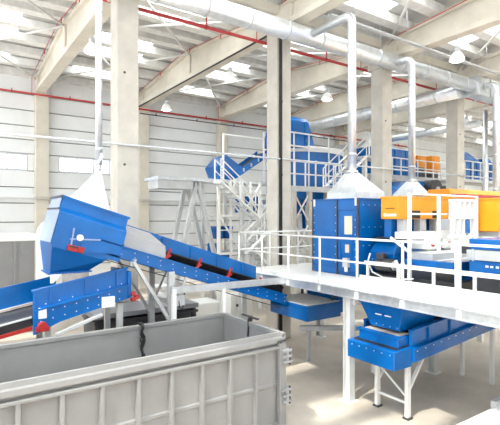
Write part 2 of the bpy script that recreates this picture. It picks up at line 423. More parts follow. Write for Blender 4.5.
def hood(label, x0, x1, y0, y1, zb, zl, zt, cx, cy, r, m='galv'):
    t = T('extraction_hood', label, 'hood', ((x0 + x1) / 2, (y0 + y1) / 2, zb))
    b = MB(); b.loft([[(x0, y0, zb), (x1, y0, zb), (x1, y1, zb), (x0, y1, zb)], [(x0, y0, zl), (x1, y0, zl), (x1, y1, zl), (x0, y1, zl)],
                      [(cx - r, cy - r, zt), (cx + r, cy - r, zt), (cx + r, cy + r, zt), (cx - r, cy + r, zt)]])
    b.build('hood_body', m, t)
    MB().tube((cx, cy, zt - .02), (cx, cy, zt + .06), r * 1.25, 18).build('collar', 'galv', t)
    MB().box(x0 - .03, x1 + .03, y0 - .03, y1 + .03, zb, zb + .04).build('rim', m, t)
    return t
hood('white pyramid extraction hood on top of the blue cabin', 9.5, 10.7, 8.58, 9.72, 4.695, 4.88, 5.47, 9.95, 9.15, .14)
tb = T('hood_base', 'blue machine block under the small hood behind the orange machine', 'machine', (14.3, 10.2, 0))
MB().box(13.5, 15.1, 9.6, 10.9, 2.6, 4.79).build('machine_body', 'blue', tb, bevel=.02)
for x in (13.7, 14.9):
    for y in (9.75, 10.75): MB().box(x - .08, x + .08, y - .08, y + .08, 0, 2.6).build('leg', 'white', tb)
hood('small white extraction hood behind the first orange machine', 13.8, 14.8, 9.8, 10.7, 4.80, 4.98, 5.47, 14.26, 10.2, .14)

# ------------------------------------------------------------------ inclined conveyor with head hopper
SL = -0.3305
def ZN(x): return 3.56 + SL * (x - 3.19)
YN, YF = 9.55, 10.62
cv = T('inclined_conveyor', 'blue inclined belt conveyor with a head hopper, climbing left from under the platform', 'conveyor', (4.35, 10.1, 0))
def sl(x0, x1, d0, d1): return [(x0, ZN(x0) + d0), (x1, ZN(x1) + d0), (x1, ZN(x1) + d1), (x0, ZN(x0) + d1)]
for y0, y1 in ((YN - .05, YN + .02), (YF - .02, YF + .05)):
    s_ = MB().prism(sl(2.75, 7.77, -.25, 0), 'Y', y0, y1).build('side_frame', 'blue', cv, bevel=.006)
    MB().prism(sl(2.75, 7.77, -.27, -.235), 'Y', y0 - .03, y1 + .03).build('flange', 'blue', s_)
    MB().prism(sl(2.75, 7.77, -.015, .012), 'Y', y0 - .03, y1 + .03).build('flange', 'blue', s_)
def cross(x, o=0): return [(x, 9.63, ZN(x) + .20 + o), (x, 9.86, ZN(x) + .03 + o), (x, 10.3, ZN(x) + .03 + o), (x, 10.55, ZN(x) + .22 + o)]
b = MB(); b.loft([cross(x) + list(reversed(cross(x, -.025))) for x in (2.6, 7.77)]); b.build('belt', 'black', cv)
MB().prism(sl(3.0, 7.7, -.40, -.38), 'Y', 9.7, 10.5).build('return_belt', 'black', cv)
MB().prism(sl(3.3, 7.5, .22, .60), 'Y', YF - .06, YF - .02).build('far_skirt', 'blue', cv)
for x in (4.6, 5.4, 6.2, 7.0):
    MB().box(x - .02, x + .02, YF - .1, YF - .05, ZN(x) + .22, ZN(x) + .56).build('skirt_bracket', 'blue', cv)
# grey cover panel next to the head
b = MB(); b.loft([[(x, 9.60, ZN(x) + .01), (x, 10.56, ZN(x) + .01), (x, 10.56, ZN(x) + .58), (x, 9.62, ZN(x) + .30)] for x in (3.3, 4.27)])
b.build('cover_plate', 'midgrey', cv)
for x in (4.30, 5.10, 5.97, 6.9):
    MB().bar((x - .05, 9.60, ZN(x) - .02), (x + .09, 9.62, ZN(x) + .24), .04, .06, up=(0, 1, 0)).bar((x - .06, 9.6, ZN(x) + .02), (x + .10, 9.62, ZN(x) + .10), .04, .05, up=(0, 1, 0)).build('idler_bracket', 'red', cv)
    MB().tube((x + .05, 9.66, ZN(x) - .06), (x + .05, 10.5, ZN(x) - .06), .05, 12).build('idler_roller', 'steel', cv)
bolts([(x, YN - .05, ZN(x) - dz) for x in [2.9 + .3 * i for i in range(17)] for dz in (.07, .18)], (0, -1, 0), cv)
# head hopper: tilted box with chamfered lid and folded discharge chute
hp_x = [(2.03, 4.58), (3.36, 4.13)]
def P(u, n): # hopper frame: u along the belt from the head end, n across it
    ux, uz = 0.9495, -0.3138
    return (1.79 + u * ux + n * 0.26, 3.66 + u * uz + n * 0.965)
def ring(u): # section through the hopper at u (Y, n)
    sec = [(9.47, 0), (9.47, .66), (9.60, .76), (9.60, .97), (10.60, .97), (10.60, .76), (10.72, .66), (10.72, 0)]
    out = []
    for y, n in sec:
        x, z = P(u, n); out.append((x, y, z))
    return out
hd = MB(); hd.loft([ring(0), ring(1.42)]); hd = hd.build('head_housing', 'blue', cv, bevel=.008)
b = MB()
x, z = P(-.012, .02); pts = []
for y, n in [(9.49, .02), (9.49, .65), (9.61, .75), (9.61, .95), (10.59, .95), (10.59, .75), (10.70, .65), (10.70, .02)]:
    pts.append([P(-.012, n)[0], y, P(-.012, n)[1]])
b.loft([pts, [[p[0] - .01, p[1], p[2]] for p in pts]]); b.build('end_plate', 'bluepale', hd)
b = MB(); a0 = P(-.03, .97); a1 = P(1.44, .97)
b.prism([(a0[0], a0[1] - .02), (a1[0], a1[1] - .02), (a1[0] + .01, a1[1] + .025), (a0[0] + .01, a0[1] + .025)], 'Y', 9.56, 10.64); b.build('lid_rim', 'blue', hd)
for n in (.72, .97):
    x, z = P(-.03, n); MB().box(x - .02, x + .03, 9.55, 10.65, z - .02, z + .01).build('rim_bar', 'dark', hd)
# discharge chute below
ch = MB()
def xz(u, n): return P(u, n)
top = [(1.79, 3.66), (2.95, 3.30)]
r0 = [(1.80, 9.47, 3.67), (2.93, 9.47, 3.30), (2.93, 10.72, 3.30), (1.80, 10.72, 3.67)]
r1 = [(1.80, 9.47, 3.60), (2.86, 9.47, 3.27), (2.86, 10.72, 3.27), (1.80, 10.72, 3.60)]
r2 = [(1.82, 9.74, 3.06), (2.60, 9.74, 3.06), (2.60, 10.48, 3.06), (1.82, 10.48, 3.06)]
r3 = [(1.82, 9.74, 3.02), (2.60, 9.74, 3.02), (2.60, 10.48, 3.02), (1.82, 10.48, 3.02)]
ch.loft([r3, r2, r1, r0]); c_ = ch.build('discharge_chute', 'blue', cv, bevel=.006)
MB().box(1.78, 2.64, 9.70, 10.52, 3.02, 3.045).build('chute_flange', 'blue', c_)
MB().box(2.05, 2.58, 9.72, 9.74, 2.84, 3.02).build('rubber_curtain', 'grimy', c_)
MB().hexa([(1.80, 9.6, 2.86), (1.86, 9.6, 2.86), (1.86, 9.62, 2.86), (1.80, 9.62, 2.86), (1.8, 9.6, 3.03), (2.0, 9.6, 3.03), (2.0, 9.62, 3.03), (1.8, 9.62, 3.03)]).build('curtain_flap', 'white', c_)
# near side fittings of the head
x, z = P(.52, .16)
MB().lathe((0, 0, 0), [(.06, 0), (.06, .05), (.03, .07)]).v
b = MB(); b.tube((2.33, 9.47, 3.76), (2.33, 9.41, 3.76), .065, 14); b.build('bearing_cap', 'white', cv)
MB().bar((2.22, 9.45, 3.96), (2.16, 9.45, 3.62), .03, .02, up=(0, 1, 0)).build('seam_strip', 'bluepale', cv)
MB().bar((2.14, 9.46, 3.74), (2.75, 9.46, 3.70), .03, .015, up=(0, 1, 0)).build('seam_strip', 'bluepale', cv)
m_ = MB().prism([(2.10, 3.64), (2.42, 3.55), (2.38, 3.44), (2.08, 3.52)], 'Y', 9.38, 9.50).build('red_motor_guard', 'red', cv, bevel=.01)
MB().tube((2.32, 9.39, 3.53), (2.32, 9.36, 3.53), .045, 12).build('guard_hub', 'red', m_)
MB().prism([(2.12, 3.62), (2.28, 3.575), (2.27, 3.545), (2.11, 3.59)], 'Y', 9.365, 9.385).build('guard_slot', 'black', m_)
MB().prism([(2.35, 3.66), (2.95, 3.63), (2.95, 3.40), (2.35, 3.46)], 'Y', 9.445, 9.53).build('bearing_plate', 'blue', cv)
# legs
for y in (9.5, 10.66):
    MB().box(4.28, 4.42, y - .06, y + .06, 0, ZN(4.35) - .25).build('leg', 'steel', cv)
    MB().bar((3.46, y, ZN(3.46) - .26), (4.32, y, 1.80), .07, .10, up=(0, 1, 0)).build('strut', 'steel', cv)
    MB().box(4.2, 4.5, y - .08, y + .08, 0, .02).build('foot_plate', 'steel', cv)
    MB().bar((4.42, y, 2.1), (4.75, y, ZN(4.75) - .26), .05, .05, up=(0, 1, 0)).build('strut', 'steel', cv)
MB().bar((4.35, 9.5, 2.2), (4.35, 10.66, 2.2), .06, .08).build('cross_member', 'steel', cv)
MB().box(3.40, 3.54, 9.49, 9.60, ZN(3.46) - .36, ZN(3.46) - .22).build('strut_bracket', 'steel', cv)
MB().box(4.43, 4.65, 9.39, 9.46, 2.14, 2.38).build('junction_box', 'steel', cv)
MB().pipe([(4.5, 9.4, 2.26), (4.52, 9.4, 2.1), (4.6, 9.42, 2.05), (4.66, 9.46, 2.2), (4.7, 9.5, 2.5)], .018, 8).build('cable', 'dark', cv)

# white fabric hood over the hopper
t = T('fabric_hood', 'white fabric hood hanging from the pipe over the blue hopper', 'hood', (2.6, 10.1, 4.4))
rings = []
for k_, q in ((0, 0), (.35, .02), (.7, .02), (1, 0)):
    a0, a1 = P(.25, 1.0), P(1.0, 1.0)
    base = [(a0[0], 9.66, a0[1]), (a1[0], 9.66, a1[1]), (a1[0], 10.5, a1[1]), (a0[0], 10.5, a0[1])]
    ap = [(2.86, 10.03, 5.22), (2.92, 10.03, 5.22), (2.92, 10.09, 5.22), (2.86, 10.09, 5.22)]
    rings.append([tuple(b_[i] * (1 - k_) + a_[i] * k_ - (q if i == 2 else 0) for i in range(3)) for b_, a_ in zip(base, ap)])
MB().loft(rings).build('fabric', 'offwhite', t)
MB().tube((2.885, 10.055, 5.2), (2.885, 10.055, 5.27), .055, 14).build('clamp', 'galv', t)

# ------------------------------------------------------------------ lower receiving conveyor at the left
lc = T('receiving_conveyor', 'blue sided belt conveyor under the hopper chute at the left edge', 'conveyor', (2.5, 10.05, 0))
def ZL(x): return 2.72 + 0.175 * (x - 1.45)
def sl2(x0, x1, d0, d1, e=None):
    e = (d0, d1) if e is None else e
    return [(x0, ZL(x0) + d0), (x1, ZL(x1) + e[0]), (x1, ZL(x1) + e[1]), (x0, ZL(x0) + d1)]
ns = MB().prism(sl2(1.47, 3.33, -.34, .03), 'Y', 9.50, 9.53).build('near_skirt', 'blue', lc)
MB().prism(sl2(1.45, 3.34, .01, .045), 'Y', 9.47, 9.56).build('skirt_rim', 'blue', ns)
for x in (1.50, 1.78, 2.45, 3.1):
    MB().prism(sl2(x - .02, x + .02, -.33, .02), 'Y', 9.46, 9.50).build('skirt_rib', 'blue', ns)
MB().prism([(1.47, ZL(1.47) - .82), (1.95, ZL(1.95) - .70), (3.38, ZL(3.38) - .62), (3.38, ZL(3.38) - .36), (1.47, ZL(1.47) - .34)], 'Y', 9.44, 9.52).build('near_frame', 'blue', lc, bevel=.006)
MB().prism(sl2(1.55, 3.38, -.36, -.325), 'Y', 9.40, 9.53).build('frame_flange', 'blue', lc)
fs_ = MB().prism(sl2(-.6, 2.1, -.40, .06), 'Y', 10.58, 10.62).build('far_skirt', 'blue', lc)
MB().prism(sl2(-.6, 1.75, -.44, -.39), 'Y', 10.50, 10.60).build('rubber_seal', 'grimy', fs_)
MB().prism(sl2(-.6, 3.36, -.80, -.42), 'Y', 10.60, 10.66).build('far_frame', 'blue', lc)
MB().prism(sl2(-.6, 3.3, -.48, -.46), 'Y', 9.60, 10.56).build('belt', 'dark', lc)
MB().prism(sl2(-.6, 3.3, -.66, -.64), 'Y', 9.60, 10.56).build('return_belt', 'black', lc)
MB().prism(sl2(-.6, 1.46, -.72, -.66), 'Y', 9.50, 9.58).build('red_side_bar', 'red', lc)
MB().prism(sl2(-.6, 1.46, -.64, -.50), 'Y', 9.545, 9.60).build('belt_edge', 'black', lc)
MB().prism(sl2(-.6, 1.46, -.495, -.47), 'Y', 9.53, 9.60).build('edge_highlight', 'steel', lc)  # pale strip stands in for the highlight along the belt edge
mo = MB().tube((1.62, 9.44, 2.08), (1.62, 9.30, 2.08), .085, 16).box(1.50, 1.74, 9.34, 9.46, 1.98, 2.06).build('red_bearing', 'red', lc)
MB().box(1.56, 1.70, 9.41, 9.46, 2.22, 2.42).build('bearing_plate', 'white', lc)
MB().box(2.76, 3.02, 9.36, 9.44, ZL(2.9) - .68, ZL(2.9) - .46).build('control_box', 'offwhite', lc, bevel=.01)
MB().bar((1.85, 9.36, 1.88), (2.75, 9.36, 2.17), .05, .10, up=(0, 1, 0)).build('steel_channel', 'steel', lc)
for x, z in ((3.42, 2.52), (3.50, 2.44), (3.42, 2.40)):
    MB().tube((x, 9.45, z), (x, 9.32, z + .02), .05, 10).build('red_coupling', 'red', lc)
MB().box(3.32, 3.39, 9.42, 10.62, ZL(3.4) - .60, ZL(3.4) - .06).build('tail_plate', 'blue', lc)
for x in (1.75, 3.2, 0.2):
    for y in (9.62, 10.5):
        MB().box(x - .06, x + .06, y - .05, y + .05, 0, ZL(x) - .7).build('leg', 'steel', lc)
bolts([(x, 9.44, ZL(x) - d) for x in [1.6 + .22 * i for i in range(9)] for d in (.42, .58)] + [(x, 9.50, ZL(x) - .28) for x in [1.7 + .25 * i for i in range(7)]], (0, -1, 0), lc, 'white', .010)

# dark covered bin behind the container
t = T('dark_bin', 'low dark steel bin with a flat grey lid behind the container', 'bin', (4.35, 11.3, 0))
MB().box(3.02, 5.70, 10.82, 11.88, .1, 1.66).build('bin_body', 'dark', t, bevel=.01)
MB().box(2.98, 5.74, 10.76, 11.93, 1.74, 1.86).build('lid', 'greylid', t, bevel=.01)
for z in (.55, 1.1, 1.62): MB().box(2.99, 5.73, 10.77, 11.9, z, z + .06).build('band', 'dark', t)
for x in (3.1, 4.35, 5.6): MB().box(x - .05, x + .05, 10.76, 10.82, 0, 1.74).build('post', 'dark', t)

# ------------------------------------------------------------------ open container in front
cn = T('open_container', 'big grey open-top steel container with ribbed side in the foreground', 'container', (2.5, 7.95, 0))
X0, X1, Y0, Y1, ZT = -1.3, 5.52, 6.84, 9.06, 1.90
MB().box(X0, X1, Y0 + .06, Y0 + .09, .18, ZT).build('near_wall', 'cont', cn)
fw = MB().box(X0, X1, Y1 - .03, Y1, .18, ZT).build('far_wall', 'cont', cn)
MB().box(X1 - .03, X1, Y0, Y1, .18, ZT).build('end_wall', 'cont', cn)
MB().box(X0, X0 + .03, Y0, Y1, .18, ZT).build('end_wall', 'cont', cn)
MB().box(X0, X1, Y0, Y1, .15, .20).build('bottom', 'cont', cn)
MB().prism([(Y0 + .04, 1.71), (Y0 + .11, 1.71), (Y0 + .11, 1.93), (Y0 + .06, 1.93), (Y0 + .05, 1.85), (Y0 - .01, 1.84), (Y0 - .015, 1.75), (Y0 + .03, 1.745)], 'X', X0, X1 + .02).build('top_rail', 'cont', cn, bevel=.006)
MB().box(X0, X1, Y0 - .03, Y0 + .08, 1.63, 1.685).build('lower_rail', 'cont', cn, bevel=.01)
MB().box(X0, X1, Y1 - .05, Y1 + .05, ZT - .06, ZT + .02).build('top_rail', 'cont', cn, bevel=.01)
MB().box(X1 - .05, X1 + .05, Y0, Y1, ZT - .08, ZT + .02).build('top_rail', 'cont', cn, bevel=.01)
rb = None
for i in range(12):
    x = 5.47 - .571 * (i + 1) - .03
    if rb is None: rb = MB().prism([(x - .045, Y0 + .08), (x + .045, Y0 + .08), (x + .03, Y0 - .02), (x - .03, Y0 - .02)], 'Z', .15, 1.66).build('rib', 'cont', cn, bevel=.008); xf = x
    else: shift(rb, (x - xf, 0, 0), cn)
MB().box(X1 - .14, X1 + .02, Y0 - .05, Y0 + .04, .1, 1.74).build('corner_post', 'cont', cn, bevel=.01)
MB().prism([(Y0 + .07, .88), (Y0 + .035, .91), (Y0 + .035, .96), (Y0 + .07, .99)], 'X', X0, X1).build('waist_rail', 'cont', cn)
for y in (Y0 + .6, Y0 + 1.15, Y0 + 1.7): MB().box(X1, X1 + .06, y - .04, y + .04, .15, ZT - .06).build('rib', 'cont', cn)
MB().box(X0, X1, Y0 - .03, Y0 + .1, .05, .18).box(X0, X1, Y1 - .1, Y1 + .03, .0, .18).build('base_rail', 'cont', cn)
for z in (1.48, .72):
    h = MB().box(X1 + .0, X1 + .10, Y0 - .08, Y0 + .02, z - .14, z + .14).build('hinge', 'midgrey', cn)
    for dz in (-.11, 0, .11): MB().box(X1 - .08, X1 + .13, Y0 - .10, Y0 - .03, z + dz - .02, z + dz + .02).build('hinge_leaf', 'midgrey', h)
    MB().tube((X1 + .09, Y0 - .07, z - .17), (X1 + .09, Y0 - .07, z + .17), .022, 8).build('hinge_pin', 'dark', h)
hk = MB().box(X1 - .02, X1 + .05, 7.98, 8.02, ZT + .02, ZT + .14).bar((X1, 7.7, ZT + .12), (X1, 8.3, ZT + .12), .05, .03).bar((X1 - .04, 8.0, ZT + .1), (X1 - .06, 8.0, ZT - .3), .03, .03).build('latch', 'dark', cn)
MB().tube((X1 - .18, Y0 - .05, 1.78), (X1 - .02, Y0 - .05, 1.79), .02, 8).build('rail_pin', 'dark', cn)
t = T('tie_strap', 'knotted black strap hanging on the inside wall of the container', 'strap', (3.45, 9.0, 1.26))
b = MB(); zz = [1.97, 1.88, 1.80, 1.74, 1.68, 1.60, 1.5, 1.42, 1.34, 1.28]
b.pipe([(3.45 + .02 * math.sin(i * 1.7), 8.96 - .015 * (i % 2), z) for i, z in enumerate(zz)], .035, 8, .02)
b.pipe([(3.49 - .03 * math.sin(i * 1.3), 8.97, z) for i, z in enumerate(zz[1:])], .022, 8); b.build('strap', 'black', t)
MB().lathe((3.46, 8.97, 1.62), [(.02, -.05), (.05, -.02), (.05, .03), (.02, .06)], 10).build('knot', 'black', t)
MB().box(3.42, 3.50, 8.96, 9.14, 1.925, 1.96).build('loop', 'black', t)

# ------------------------------------------------------------------ white walkway platform
ZD = 2.56
pf = T('walkway_platform', 'white elevated steel walkway with handrails crossing the right half', 'platform', (8.4, 6, 0))
ys = [-3.0, -1.5, 0.0, 1.5, 3.0, 4.5, 6.0, 7.5, 9.0, 10.4, 11.78]
for a, c in zip(ys[:-1], ys[1:]):
    MB().box(7.64, 9.20, a + .006, c - .006, ZD - .04, ZD).build('deck_plate', 'deck', pf)
for a, c in ((9.21, 10.6), (10.61, 12.2)): MB().box(a, c, 10.1, 11.78, ZD - .04, ZD).build('deck_plate', 'deck', pf)
MB().box(7.58, 7.64, -3, 11.8, ZD - .21, ZD - .01).box(7.55, 7.75, -3, 11.8, ZD - .21, ZD - .19).box(7.55, 7.66, -3, 11.8, ZD - .03, ZD - .005).build('edge_channel', 'galv', pf)
MB().box(9.14, 9.24, -3, 10.0, ZD - .24, ZD - .04).build('edge_channel', 'galv', pf)
MB().box(7.6, 12.2, 11.74, 11.80, ZD - .21, ZD - .01).build('edge_channel', 'galv', pf)
MB().box(7.62, 7.635, -3, 11.75, ZD, ZD + .10).build('toe_board', 'white', pf)
MB().box(9.20, 9.215, -3, 8.2, ZD, ZD + .08).build('toe_board', 'white', pf)
for y in (-1, .8, 2.6, 4.4, 6.2, 7.05, 8.9, 10.6):
    MB().box(7.66, 9.14, y - .05, y + .05, ZD - .20, ZD - .04).build('joist', 'white', pf)
py = [11.6 - 1.19 * i for i in range(13)]
p0 = None
for y in py:
    if p0 is None: p0 = MB().tube((7.6, y, ZD - .15), (7.6, y, 3.69), .026, 10).box(7.575, 7.6, y - .05, y + .05, ZD - .18, ZD - .04).build('rail_post', 'white', pf); yf = y
    else: shift(p0, (0, y - yf, 0), pf)
MB().tube((7.6, -3, 3.69), (7.6, 11.62, 3.69), .024, 10).build('top_rail', 'white', pf)
MB().tube((7.6, -3, 3.17), (7.6, 11.62, 3.17), .022, 10).build('mid_rail', 'white', pf)
for z, r in ((3.69, .026), (3.17, .02)): MB().tube((7.6, 11.62, z), (12.1, 11.62, z), r, 10).build('end_rail', 'white', pf)
for x in (8.8, 10.0, 11.2): MB().tube((x, 11.62, ZD), (x, 11.62, 3.69), .024, 10).build('rail_post', 'white', pf)
q0 = None
for y in [7.9, 6.95, 6.0, 5.05, 4.1, 3.15, 2.2]:
    if q0 is None: q0 = MB().box(9.16, 9.21, y - .03, y + .03, ZD, ZD + .42).build('kick_post', 'white', pf); yq = y
    else: shift(q0, (0, y - yq, 0), pf)
MB().box(9.155, 9.215, -2, 8.0, ZD + .42, ZD + .47).build('kick_rail', 'white', pf)
def hpost(x, y, z1, name='support_post', z0=0):
    b = MB(); b.box(x - .085, x + .085, y - .10, y - .08, z0, z1).box(x - .085, x + .085, y + .08, y + .10, z0, z1).box(x - .01, x + .01, y - .08, y + .08, z0, z1)
    o = b.build(name, 'palegrey', pf); MB().box(x - .16, x + .16, y - .16, y + .16, z0, z0 + .02).build('base_plate', 'white', o); return o
for x in (7.66, 10.9):
    for y in (2.6, 7.14, 11.5): hpost(x, y, ZD - .21)
for y in (2.6, 7.08): MB().box(7.7, 14.5, y - .08, y + .08, ZD - .38, ZD - .22).build('main_beam', 'white', pf)
MB().bar((4.30, 9.35, ZD - .04), (7.6, 9.35, ZD - .08), .06, .16).build('extension_beam', 'galv', pf)
MB().box(5.62, 5.70, 9.31, 9.39, 0, ZD - .12).build('support_post', 'white', pf)
MB().box(4.30, 4.40, 9.30, 9.38, 0, ZD - .02).build('support_post', 'white', pf)

# ------------------------------------------------------------------ blue cabin
cb = T('blue_cabin', 'bright blue steel machine cabin standing on the platform', 'machine', (10.1, 9.1, ZD))
CX0, CX1, CY0, CY1, CZ = 9.22, 11.0, 8.25, 10.02, 4.66
MB().box(CX0, CX1, CY0, CY1, ZD + .0, CZ).build('cabin_body', 'blue', cb, bevel=.01)
MB().box(CX0 - .03, CX0, 9.0, 10.0, ZD + .22, CZ - .02).build('side_panel', 'blue', cb, bevel=.006)
MB().box(CX0 - .04, CX0, 9.0, 10.0, ZD + .02, ZD + .19).build('base_panel', 'blue', cb, bevel=.006)
dr = MB().box(CX0 - .045, CX0, 8.29, 8.95, ZD + .12, CZ - .32).build('cabin_door', 'blue', cb, bevel=.008)
MB().box(CX0 - .03, CX0, 8.27, 8.97, CZ - .29, CZ - .02).build('top_panel', 'blue', cb, bevel=.006)
MB().box(CX0 - .06, CX0 - .04, 8.42, 8.70, 3.70, 4.20).build('door_window', 'glass', dr)
MB().box(CX0 - .062, CX0 - .04, 8.38, 8.74, 3.66, 3.70).box(CX0 - .062, CX0 - .04, 8.38, 8.74, 4.2, 4.24).box(CX0 - .062, CX0 - .04, 8.38, 8.42, 3.7, 4.2).box(CX0 - .062, CX0 - .04, 8.70, 8.74, 3.7, 4.2).build('window_frame', 'blue', dr)
MB().box(CX0 - .07, CX0 - .04, 8.36, 8.86, 3.18, 3.46).build('latch_plate', 'blue', dr, bevel=.006)
MB().box(CX0 - .075, CX0 - .06, 8.52, 8.66, 3.20, 3.42).build('latch_hole', 'glass', dr)
for y in (8.42, 8.84): MB().bar((CX0 - .08, y, 2.95), (CX0 - .08, y, 3.5), .02, .02).build('door_bar', 'blue', dr)
MB().box(CX0 - .14, CX0 - .04, 8.52, 8.70, 2.80, 3.05).build('actuator', 'steel', cb)
MB().tube((CX0 - .10, 8.6, 2.68), (CX0 - .10, 8.6, 2.8), .05, 10).build('actuator_knob', 'white', cb)
MB().box(CX0 - .05, CX1 + .05, CY0 - .05, CY1 + .05, CZ - .005, CZ + .025).build('roof_rim', 'blue', cb)
for y in (9.0, 8.25, 10.0): MB().box(CX0 - .05, CX0 - .0, y - .02, y + .02, ZD + .01, CZ).build('seam', 'dark', cb)
MB().box(CX0 + .05, CX1, CY0 - .03, CY0, ZD + .75, CZ - .05).build('front_panel', 'blue', cb, bevel=.006)
bolts([(CX0 - .03, 9.06, 2.9 + .22 * i) for i in range(8)] + [(CX0 - .03, 9.94, 2.9 + .22 * i) for i in range(8)] + [(CX0 - .045, 8.32, 2.9 + .2 * i) for i in range(7)], (-1, 0, 0), cb)
bolts([(CX0 + .15 + .24 * i, CY0 - .03, z) for i in range(7) for z in (3.4, 3.9, 4.5)], (0, -1, 0), cb)
for y in (8.3, 9.92): MB().box(CX0 - .06, CX0 - .02, y - .03, y + .03, CZ - .18, CZ + .03).build('lifting_lug', 'white', cb)

# ------------------------------------------------------------------ sorting machine right of the cabin
sm = T('sorting_machine', 'blue belt machine between cabin and white control boxes', 'machine', (10.2, 7.3, ZD))
MB().box(9.5, 15.1, 5.65, 8.15, ZD - .2, ZD + .12).build('base_frame', 'dark', sm)
MB().loft([[(9.55, 7.35, 2.98), (10.4, 7.35, 2.98), (10.4, 8.15, 2.98), (9.55, 8.15, 2.98)], [(9.55, 7.35, 3.25), (10.4, 7.35, 3.25), (10.4, 8.15, 3.25), (9.55, 8.15, 3.25)], [(9.75, 7.4, 3.52), (10.4, 7.4, 3.52), (10.4, 8.1, 3.52), (9.75, 8.1, 3.52)]]).build('blue_hood', 'blue', sm, bevel=.02)
MB().box(9.62, 10.9, 7.42, 8.1, 3.52, 3.63).build('rubber_cover', 'black', sm)
MB().box(9.6, 12.4, 5.75, 6.9, 2.98, 3.10).build('belt_deck', 'greylid', sm)
MB().box(9.50, 9.58, 5.7, 7.0, 2.92, 3.14).build('side_frame', 'blue', sm)
MB().box(9.6, 12.4, 5.70, 5.76, 2.72, 3.14).build('side_frame', 'blue', sm)
MB().box(9.62, 12.3, 6.3, 7.0, 3.10, 3.30).build('chute_plate', 'steel', sm)
for y in (5.9, 6.2): MB().tube((9.60, y, 3.13), (12.4, y, 3.13), .03, 8).build('guide_rod', 'steel', sm)
mt = MB().tube((9.40, 7.75, 2.95), (9.40, 7.25, 2.95), .16, 18).build('motor', 'dark', sm)
MB().tube((9.40, 7.25, 2.95), (9.40, 7.19, 2.95), .12, 14).build('motor_fan_cover', 'steel', mt)
MB().box(9.30, 9.44, 7.5, 7.72, 3.08, 3.24).build('terminal_box', 'dark', mt)
MB().pipe([(9.34, 7.95, 3.22), (9.30, 8.0, 3.0), (9.30, 7.85, 2.74), (9.28, 7.5, 2.64), (9.28, 6.95, 2.64), (9.28, 6.6, 2.70)], .022, 8).build('cable', 'white', sm)
MB().bar((9.3, 7.12, 3.1), (9.32, 6.92, 2.62), .06, .06).build('leg', 'white', sm)
for x, y in ((9.6, 8.0), (14.9, 8.0), (14.9, 5.8)): MB().box(x - .08, x + .08, y - .08, y + .08, 0, ZD - .2).build('leg', 'white', sm)
for y in (5.9, 6.75): MB().box(9.26, 14, y - .07, y + .07, ZD - .22, ZD - .06).build('tan_beam', 'tan', sm)
bolts([(9.55, 7.45 + .2 * i, 3.05) for i in range(4)], (-1, 0, 0), sm)

# white control boxes
for i, (x0, x1, lab) in enumerate(((9.50, 10.72, 'white control box with red button, nearer the blue cabin'), (10.76, 11.85, 'white control box with red button, right of its twin'))):
    t = T('control_box', lab, 'control box', ((x0 + x1) / 2, 7.0, 3.3), 'white control boxes below the orange machine')
    MB().box(x0, x1, 6.82, 7.3, 3.62, 3.80).build('upper_case', 'white', t, bevel=.012)
    MB().box(x0 + (.55 if i == 0 else .06), x1, 6.80, 7.3, 3.36, 3.62).build('lower_case', 'white', t, bevel=.012)
    xb = x0 + (.85 if i == 0 else .32)
    MB().tube((xb, 6.80, 3.47), (xb, 6.76, 3.47), .055, 14).build('red_button', 'red', t)
    MB().box(xb - .12, xb + .2, 6.86, 7.1, 3.31, 3.36).build('cable_duct', 'steel', t)

# orange machines
def orange(label, x0, x1, y0, y1, z0, z1, slots):
    t = T('orange_machine', label, 'machine', ((x0 + x1) / 2, (y0 + y1) / 2, z0), 'orange optical sorter housings')
    MB().box(x0, x1, y0, y1, z0, z1).build('housing', 'orange', t, bevel=.025)
    for a, b_, c, d in slots: MB().box(a, b_, y0 - .012, y0 + .02, c, d).build('slot', 'black', t, bevel=.01)
    return t
o1 = orange('orange sorter housing with black slots next to the cabin', 9.50, 11.68, 7.16, 7.74, 4.12, 4.68, [(9.95, 10.36, 4.14, 4.34), (10.9, 11.28, 4.14, 4.34)])
MB().box(9.485, 9.50, 7.30, 7.58, 4.39, 4.405).build('lettering_line', 'black', o1)
lg = MB(); lg.tube((9.50, 7.60, 4.23), (9.488, 7.60, 4.23), .045, 12)
for i in range(6): lg.box(9.488, 9.50, 7.50 - .05 * i, 7.53 - .05 * i, 4.19, 4.26)
lg.build('logo_print', 'white', o1)
MB().box(9.48, 11.7, 7.14, 7.76, 4.66, 4.70).build('lid', 'orange', o1)
for x in (9.75, 10.45, 11.15):
    MB().box(x, x + .26, 7.22, 7.42, 3.801, 4.12).build('support_stub', 'steel', o1)
MB().box(9.6, 11.6, 7.48, 7.70, 3.64, 4.12).build('blue_back_plate', 'blue', o1)
o2 = orange('bright orange sorter box at the right edge above the blue machine', 12.60, 15.0, 6.27, 6.92, 3.76, 4.68, [])
MB().box(12.58, 15.02, 6.25, 6.94, 4.66, 4.70).build('lid', 'orange', o2)
MB().box(12.7, 14.9, 6.3, 6.9, 3.62, 3.76).build('underframe', 'steel', o2)
for x in (12.75, 14.8):
    for y in (6.34, 6.86): MB().box(x - .05, x + .05, y - .05, y + .05, ZD + .12, 3.62).build('leg', 'white', o2)
t = T('orange_cover', 'long low orange cover behind the white guard frame', 'machine cover', (15.8, 9, 4.5))
MB().prism([(8.6, 4.80), (9.6, 4.80), (9.5, 5.13), (8.7, 5.13)], 'X', 14.2, 17.6).build('cover', 'orange', t, bevel=.02)
MB().box(14.3, 17.5, 8.65, 9.55, 2.5, 4.80).build('base', 'white', t)
MB().box(14.2, 17.6, 8.58, 8.62, 4.86, 4.96).build('side_strip', 'red', t)
for x in (14.5, 17.3): MB().box(x - .06, x + .06, 8.9, 9.3, 0, 2.5).build('leg', 'white', t)

